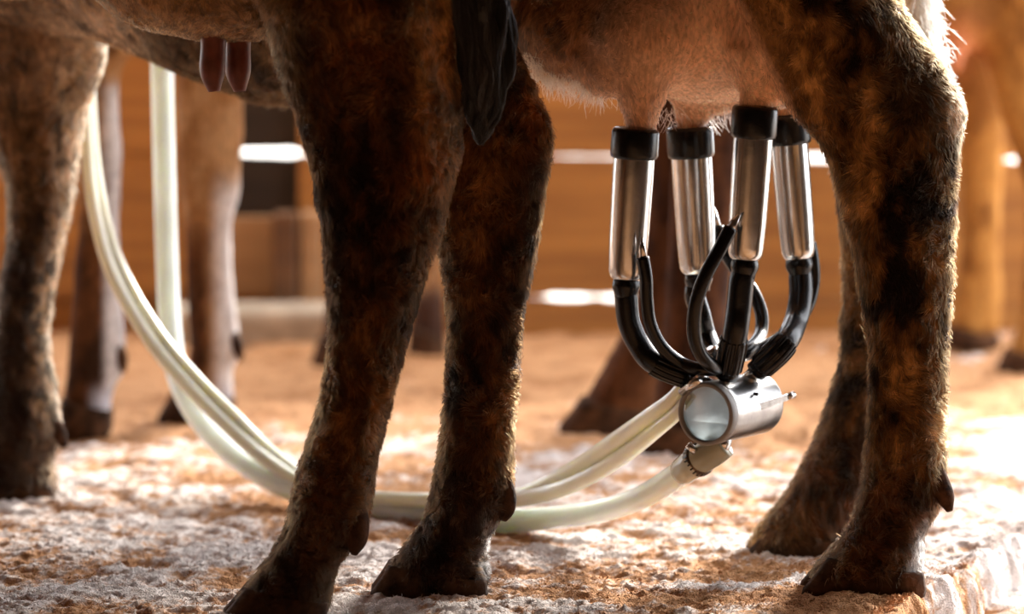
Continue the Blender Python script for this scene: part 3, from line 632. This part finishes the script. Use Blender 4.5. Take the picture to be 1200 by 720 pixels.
body_obj([tC, leg_rings(C1), leg_rings(C2), leg_rings([(q[0] - 18, *q[1:]) for q in CF]), leg_rings([(q[0] - 46, *q[1:]) for q in CF2]), head((-1.95, 1.85, 1.14), (-1, .2)), blob((-.62, 1.45, .62), (.13, .11, .12))], .011, rootC, colC, smooth=5)
hoof(rootC, 510, 66, 130, 470, 72, 132, YC_1); hoof(rootC, 493, 180, 277, 455, 205, 275, YC_2)
dewclaw(rootC, [(136, 405, 7), (142, 420, 8), (145, 436, 3)], YC_1); dewclaw(rootC, [(272, 392, 7), (278, 406, 8), (282, 422, 3)], YC_2)

# ---- cow D: blurred, behind the milking cluster
YD1, YD2, YDH, YDG = Gy(506), Gy(531), Gy(436), Gy(404)
rootD = empty('cow', (.45, 1.5, 0), label='out of focus reddish brown cow behind the milking cluster, forelegs below the cups', cat='cow')
D1 = [(-160, 700, 900, 1.3, 1), (-60, 720, 890, 1.3, .9), (40, 745, 875, YD1, .8), (150, 757, 862, YD1, .8), (250, 755, 852, YD1), (330, 745, 825, YD1), (370, 736, 806, YD1), (400, 722, 798, YD1), (430, 706, 788, YD1), (460, 690, 778, YD1), (490, 672, 762, YD1)]
D2 = [(-160, 760, 950, 1.1, 1), (-60, 780, 930, 1.1, .9), (40, 790, 905, YD2, .8), (150, 790, 878, YD2, .8), (250, 784, 866, YD2), (330, 780, 856, YD2), (400, 776, 852, YD2), (450, 768, 842, YD2), (490, 762, 838, YD2), (515, 758, 836, YD2)]
DH = [(-160, 1120, 1290, 1.95, 1), (-60, 1130, 1290, 1.95, .9), (20, 1142, 1285, YDH, .8), (80, 1153, 1280, YDH, .6), (140, 1172, 1278, YDH, .5), (190, 1190, 1275, YDH, .5), (240, 1202, 1264, YDH, .6), (300, 1200, 1252, YDH), (370, 1194, 1246, YDH), (400, 1186, 1244, YDH), (424, 1176, 1240, YDH)]
DG = [(-160, 1080, 1230, 2.15, 1), (-60, 1085, 1220, 2.15, .9), (20, 1092, 1205, 2.2, .7), (90, 1110, 1182, 2.2, .6), (200, 1122, 1176, 2.22, .7), (300, 1124, 1174, 2.22, .8), (350, 1116, 1176, 2.22, .8), (392, 1110, 1172, 2.22, .8)]
def colD(p):
    c = pal(p, (.03, .011, .005), (.075, .028, .011), (.14, .055, .02), 80, 0, .6)
    r = sstep(.5, .65, p[:, 0]); c = mixc(c, pal(p, (.20, .085, .022), (.34, .16, .04), (.44, .22, .06), 84, 0, .6), r)
    return mixc(c, np.array([.62, .24, .13]), near(p, P(1120, 62, 2.0), (.03, .3, .05)) * .9)
tD = torso([(.86, 2.05, .93, .10, .16), (.80, 2.0, .92, .20, .26), (.62, 1.78, .91, .23, .27), (.42, 1.5, .90, .25, .28), (.22, 1.22, .92, .20, .25), (.10, 1.06, .99, .14, .19), (.0, .92, 1.09, .1, .14)])
sD = pxm(1.95)
body_obj([tD, leg_rings(D1), leg_rings(D2), leg_rings(DH), leg_rings(DG), head((-.12, .80, 1.16), (-.6, -.6)), blob(P(1135, -10, 2.0), (.12, .10, .09)), tube([P(1121, 10, 1.95), P(1121, 50, 1.95), P(1122, 86, 1.95)], [26 * sD, 12 * sD, 9 * sD], 14, 5)], .011, rootD, colD, smooth=5)
hoof(rootD, 508, 648, 748, 470, 682, 770, YD1); hoof(rootD, 533, 742, 838, 495, 760, 838, YD2); hoof(rootD, 438, 1164, 1238, 412, 1180, 1240, YDH); hoof(rootD, 404, 1104, 1170, 384, 1112, 1172, 2.22)

# ---- cow E: small, nearly hidden behind the nearest legs
YE = Gy(414)
rootE = empty('cow', (-.2, 2.0, 0), label='blurred small cow by the back wall, one hoof seen between the nearest dark hind legs', cat='cow')
E1 = [(-80, 420, 520, YE, 1.1), (40, 450, 525, YE), (150, 475, 528, YE), (270, 494, 522, YE), (325, 496, 519, YE), (350, 486, 522, YE), (375, 482, 523, YE), (400, 480, 523, YE)]
E2 = [(r[0] + 12, r[1] - 105, r[2] - 105, YE - .12, *r[4:]) for r in E1]
def colE(p):
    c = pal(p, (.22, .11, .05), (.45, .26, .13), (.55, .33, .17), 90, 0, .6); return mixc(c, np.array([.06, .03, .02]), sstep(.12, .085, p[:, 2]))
tE = torso([(-.02, 2.12, .78, .10, .12), (-.07, 2.10, .77, .16, .20), (-.25, 2.06, .76, .18, .21), (-.45, 2.0, .77, .14, .19), (-.58, 1.96, .84, .09, .13)])
body_obj([tE, leg_rings(E1), leg_rings(E2), head((-.68, 1.9, .9), (-1, -.3), .75)], .012, rootE, colE, smooth=4)
hoof(rootE, 416, 476, 524, 385, 480, 522, YE); hoof(rootE, 428, 362, 418, 398, 374, 416, YE - .12)

# ------------------------------------------------------------------ milking cluster
CY = .05; s = pxm(CY)
cen = P(829, 485, CY - .05)
root = empty('milking_cluster', (cen[0], cen[1], 0), label='steel milking cluster with four teat cups and a glass fronted bowl', cat='milking cluster')
ax = np.array([.54, .84, 0]); ax /= np.linalg.norm(ax); R = .0375
v, f = lathe(cen, ax, [(.004, R * .90), (.002, R * .97), (.004, R), (.02, R), (.06, R), (.113, R), (.116, R * .98), (.117, R * .94), (.113, R * .93), (.06, R * .955), (.006, R * .955)], 64)
f = [q for q in f if len(q) == 4]
bowl = mobj('bowl', v, f, M['bowl'], root, origin=cen)
v, f = lathe(cen, ax, [(.003, R * .865), (-.004, R * .865), (-.006, R * .885), (-.006, R * .98), (-.004, R * 1.01), (.006, R * 1.015), (.008, R * 1.005), (.006, R * .95)], 64, True)
rim = mobj('rim', v, f, M['rim'], bowl)
v, f = lathe(cen, ax, [(-.0005, .001), (-.0005, R * .86), (.002, R * .86), (.002, .001)], 48); g = mobj('sight_glass', v, f, M['glass'], bowl, False)
v, f = lathe(cen + ax * .112, ax, [(0, .001), (0, R * .94), (.0015, R * .94), (.0015, .001)], 48); mobj('sight_glass', v, f, M['glass'], bowl, False)  # rear glass added so sunlight comes through behind the milk film
v, f = lathe(cen + ax * .007, ax, [(0, .0005), (0, R * .955)], 48); mobj('milk_film', v, f, M['film'], bowl, False)
def milk_half():
    d, a, b = axis_frame(ax); r = R * .92; n = 40; zl = -.30 * R; out = []
    t0 = math.asin(zl / r); ang = np.linspace(math.pi - t0, 2 * math.pi + t0, n)
    hz = np.array([-ax[1], ax[0], 0]); pts = [hz * math.cos(t) * r + np.array([0, 0, 1]) * math.sin(t) * r for t in ang]
    v = [cen + ax * .0055 + q for q in pts]; f = [tuple(range(n))]
    return v, f
v, f = lathe(cen + ax * .010, ax, [(0, R * .95), (.100, R * .95)], 48); mobj('bounce_lining', v, [q for q in f if len(q) == 4], M['lining'], bowl)  # white lining added to bounce sunlight onto the milk film
v, f = milk_half(); mobj('milk', v, f, M['milk'], bowl, smooth=False)
# hook lever on the near side
side = np.array([ax[1], -ax[0], 0]); lp = cen + ax * .060 + side * R * .93 + np.array([0, 0, .004])
e = P(927, 464, CY + .02)
L0 = lp; L1 = e; dv = (L1 - L0) / np.linalg.norm(L1 - L0); wv = np.array([0, 0, 1]) - dv * dv[2]; wv /= np.linalg.norm(wv); tv = np.cross(dv, wv)
ring = lambda c, h, t: [c + wv * h + tv * t, c - wv * h + tv * t, c - wv * h - tv * t, c + wv * h - tv * t]
v, f = loft([ring(L0 - dv * .004, .0052, .002), ring(L0 + dv * .02, .0046, .002), ring(L1 - dv * .006, .0040, .002), ring(L1, .0022, .0016)])
mobj('lever', v, f, M['steel'], bowl, False, bevel=.001)
v, f = tube([L1 - dv * .006, L1 + dv * .0045], .0042, 12, 2); mobj('lever_tip', v, f, M['steel'], bowl)
v, f = lathe(cen + ax * .052 + side * R * .985 + np.array([0, 0, .020]), side, [(-.004, .002), (.0015, .002), (.002, .001)], 12); mobj('vent_pin', v, f, M['rubber'], bowl)
def inlet(sx, off, up, tgt):
    base = cen + ax * sx + side * off + np.array([0, 0, R * .90]); d = np.array(tgt) - base; d /= np.linalg.norm(d)
    v, f = lathe(base - d * .008, d, [(0, .0085), (.020, .0085), (.024, .0075), (.028, .0065)], 20); mobj('inlet', v, f, M['steel'], bowl)
    return base
def cup(top, bot, Y, capd, rs=24.5, rc=28.5):
    """one teat cup: shell, black mouthpiece, nipple; px points of its axis"""
    a = P(*top, Y); b = P(*bot, Y); d = b - a; L = np.linalg.norm(d); d /= L; s = pxm(Y); r = rs * s; rb = 20.5 * s; c = rc * s
    cd_ = capd * s
    prof = [(cd_ * .5, r * .96), (cd_ * .9, r), (L * .35, r), (L * .75, r * .955), (L - .016, r * .90), (L - .009, r * .87), (L - .004, r * .78), (L - .001, r * .64), (L, r * .5)]
    v, f = lathe(a, d, prof, 48); sh = mobj('teat_cup', v, f, M['steel'], root, origin=a)
    v, f = lathe(a, d, [(-.001, c * .62), (-.002, c * .86), (.0, c * .95), (.003, c * .99), (cd_ * .5, c), (cd_ * .85, c * 1.0), (cd_ * .97, c * .96), (cd_, c * .90), (cd_ + .001, r * .9)], 48); mobj('mouthpiece', v, f, M['rubber'], sh)
    v, f = lathe(b - d * .004, d, [(0, .0145), (.006, .0162), (.010, .0168), (.014, .0162), (.019, .0138), (.024, .0132)], 32); mobj('liner_collar', v, f, M['rubber'], sh)
    return a, b, d, sh, Y
def milk_tube(cup_, pts, end, r=.0138, ribs=.04):
    a, b, d, sh, Y = cup_; path = [b + d * .012] + [P(*q) for q in pts] + [end]
    v, f = tube(path, [r * .93] + [r] * len(pts) + [r * .92], 24, 10); o = mobj('milk_tube', v, f, M['rubber'], root)
    # ribbed grip near the claw
    q = catmull(path, 12); dd = np.concatenate([[0], np.cumsum(np.linalg.norm(np.diff(q, axis=0), axis=1))]); tot = dd[-1]
    e1 = tot - .012; e0 = e1 - ribs; ss = np.array([e0 - .0012, e0, e0 + ribs * .33, e0 + ribs * .66, e1, e1 + .0012]); g = np.stack([np.interp(ss, dd, q[:, k]) for k in range(3)], 1)
    v, f = tube(g, [r * .97, r * 1.10, r * 1.13, r * 1.12, r * 1.09, r * .97], 90, 3, radf=lambda an, k: 1 + .04 * np.sign(np.sin(an * 15 + .1)))
    mobj('grip', v, f, M['rubber'], o, False); return o
def pulse(start, d0, pts, r=.0078):
    path = [P(*q) for q in pts]; st = path[0]; dv = st - path[1]; dv /= np.linalg.norm(dv)
    v, f = tube(path, r, 20, 10); o = mobj('pulse_tube', v, f, M['rubber'], root)
    # bevel-cut metal nipple in the top end
    n = 20; a = np.linspace(0, 2 * math.pi, n, endpoint=False); d, x_, y_ = axis_frame(dv); rr = .0058
    A = [st - d * .008 + x_ * rr * math.cos(t) + y_ * rr * math.sin(t) for t in a]
    zs = [float((x_ * math.cos(t) + y_ * math.sin(t)) @ np.array([.85, -.3, .2])) for t in a]
    B = [st + d * (.013 + .012 * z) + x_ * rr * math.cos(t) * .9 + y_ * rr * math.sin(t) * .9 for t, z in zip(a, zs)]
    v, f = loft([A, B], False); nb = mobj('nipple', v, f, M['steel'], o); sm = nb.modifiers.new('s', 'SOLIDIFY'); sm.thickness = .0012
    return o
c1 = cup((745, 152), (734, 329), YC1, 34); c2 = cup((808, 150), (818, 322), YC2, 35, 24, 28); c3 = cup((885, 126), (873, 306), YC3, 36, 23.5, 27.5); c4 = cup((922, 135), (936, 305), YC4, 34, 22.5, 27)
t1 = inlet(.020, -.016, 1, P(790, 425, CY)); t3 = inlet(.030, .006, 1, P(858, 400, CY - .03)); t4 = inlet(.082, .008, 1, P(915, 405, CY)); t2 = inlet(.075, -.016, 1, P(835, 410, .12))
def toward(base, px, py, Y, dist): 
    d = P(px, py, Y) - base; return base + d / np.linalg.norm(d) * dist
milk_tube(c1, [(734, 352, YC1), (737, 378, YC1), (748, 403, YC1), (768, 426, YC1 - .005)], toward(t1, 780, 432, YC1, .012))
milk_tube(c3, [(869, 330, YC3), (866, 360, YC3), (861, 395, YC3)], toward(t3, 860, 410, YC3, .012), .0150)
milk_tube(c4, [(938, 325, YC4), (938, 350, YC4 - .01), (932, 378, YC4 - .03), (918, 405, CY)], toward(t4, 912, 412, CY, .012), .0145)
milk_tube(c2, [(814, 345, YC2), (821, 370, YC2), (829, 398, YC2)], toward(t2, 836, 415, .14, .015), .0125, .03)
mY = CY + .02
pulse(None, None, [(753, 302, YC1 - .036), (757, 325, YC1 - .036), (758, 352, YC1 - .034), (762, 380, YC1 - .03), (775, 406, YC1 - .02), (797, 425, YC1 - .01), (822, 433, .0), (846, 432, .02), (862, 424, .04)])
pulse(None, None, [(856, 268, YC3 - .030), (842, 295, YC3 - .040), (826, 325, YC3 - .045), (815, 358, YC3 - .045), (813, 388, YC3 - .04), (819, 412, YC3 - .03), (833, 428, YC3 - .01), (850, 434, .02)], .0085)
pulse(None, None, [(840, 266, YC2 + .02), (848, 292, YC2 + .02), (864, 318, YC2 + .01), (882, 342, YC2), (892, 368, YC2 - .01), (891, 392, YC2 - .03), (880, 408, .08), (862, 420, .06)], .0082)
pulse(None, None, [(949, 285, YC4 + .03), (953, 310, YC4 + .03), (953, 335, YC4 + .03), (945, 362, YC4 + .02), (925, 388, YC4), (898, 406, .10), (870, 417, .08), (850, 421, .06)], .0080)
# air distributor the pulse tubes plug into, behind the milk inlets
o_ = P(842, 424, .07)
v, f = lathe(P(832, 408, .04), P(850, 440, .05) - P(832, 408, .04), [(0, .003), (0, .0075), (.004, .009), (.03, .009), (.034, .007), (.034, .001)], 24); mobj('air_distributor', v, f, M['steel'], bowl)
v, f = lathe(P(813, 449, -.01), P(796, 462, .02) - P(813, 449, -.01), [(-.012, .0055), (.030, .0055)], 20); mobj('air_nipple', v, f, M['steel'], bowl)

# ------------------------------------------------------------------ hoses
hp = [(836, 531, .02), (815, 542, .03), (790, 560, .08), (750, 584, .17), (700, 600, .27), (650, 607, .34), (590, 611, .40), (520, 605, .46), (460, 598, .50), (400, 589, .55), (345, 576, .60), (295, 550, .66), (255, 517, .72), (226, 480, .78), (208, 440, .83), (200, 390, .86), (196, 320, .88), (193, 220, .88), (190, 90, .88), (188, -60, .86)]
hr = [.0150, .0155, .0150, .0145, .0145, .0145, .0148, .0148, .0148, .0148, .0148, .0148, .0150, .0152, .0152, .0152, .0152, .0152, .0152, .0152]
v, f = tube([P(*q) for q in hp], hr, 24, 8); hose = mobj('milk_hose', v, f, M['hose'])
tag(hose, 'thick whitish milk hose looping along the floor from the steel bowl up at left', 'hose')
v, f = tube([P(849, 521, .015), P(836, 530, .02), P(815, 542, .03), P(800, 553, .055)], [.0160, .0175, .0178, .0168], 24, 6); mobj('sleeve', v, f, M['sleeve'], hose)
ca = P(822, 537, .026); cdv = P(806, 548, .045) - ca
v, f = lathe(ca, cdv, [(0, .0185), (0, .0200), (.011, .0200), (.011, .0185)], 40, True); cl = mobj('hose_clamp', v, f, M['clamp'], hose)
v, f = tube([P(806, 521, .012), P(815, 530, .012)], .0045, 12, 2); mobj('clamp_screw', v, f, M['steel'], cl)
slots = []
for k in range(22):
    d, x_, y_ = axis_frame(cdv); t = k * 2 * math.pi / 22; rd = x_ * math.cos(t) + y_ * math.sin(t); tg = np.cross(d, rd); c0 = ca + d * .0055 + rd * .0201
    slots.append(loft([[c0 + d * .0036 * i + tg * .0011 * j + rd * h for i, j in ((1, 1), (1, -1), (-1, -1), (-1, 1))] for h in (-.0004, .0004)]))
v, f = join(slots); q = mobj('band_slots', v, f, M['rubber'], cl, False); q['kind'] = 'stuff'
v, f = tube([P(849, 505, .03), P(846, 520, .016), P(842, 526, .02)], [.011, .011, .010], 20, 4); mobj('outlet', v, f, M['steel'], bowl)
# twin cream pulsation hose
tp = np.array([P(*q) for q in [(806, 456, .02), (790, 476, .04), (765, 496, .08), (725, 526, .16), (685, 552, .24), (645, 571, .32), (600, 584, .38), (540, 590, .44), (480, 588, .48), (420, 582, .54), (360, 566, .60), (310, 532, .64), (268, 492, .67), (228, 452, .70), (190, 408, .73), (158, 360, .75), (133, 310, .77), (117, 255, .79), (108, 200, .82), (103, 130, .85), (100, 40, .9), (98, -60, .92)]])
tw = np.interp(np.arange(len(tp)), [0, 3, 5, 7, 9, 12, 16, 19, 21], [1.2, 1.25, .5, -.6, -.2, .9, .75, .3, .2])
T = np.gradient(tp, axis=0); T /= np.linalg.norm(T, axis=1)[:, None]
tr = empty('pulsation_hose', (tp[6][0], tp[6][1], 0), label='cream twin pulsation hose running from the cluster behind the dark legs to upper left', cat='hose')
sc_ = np.interp(np.arange(len(tp)), [0, 1, 3, 8, 21], [.0072, .0085, .0105, .0095, .0085])
for k in (-1, 1):
    nrm = np.cross(T, [0, 1, 0]); nrm /= np.linalg.norm(nrm, axis=1)[:, None]; bn = np.cross(T, nrm)
    off = (nrm * np.sin(tw)[:, None] + bn * np.cos(tw)[:, None]) * sc_[:, None] * .96 * k
    v, f = tube(tp + off, sc_, 18, 8); mobj('tube', v, f, M['twin'], tr)
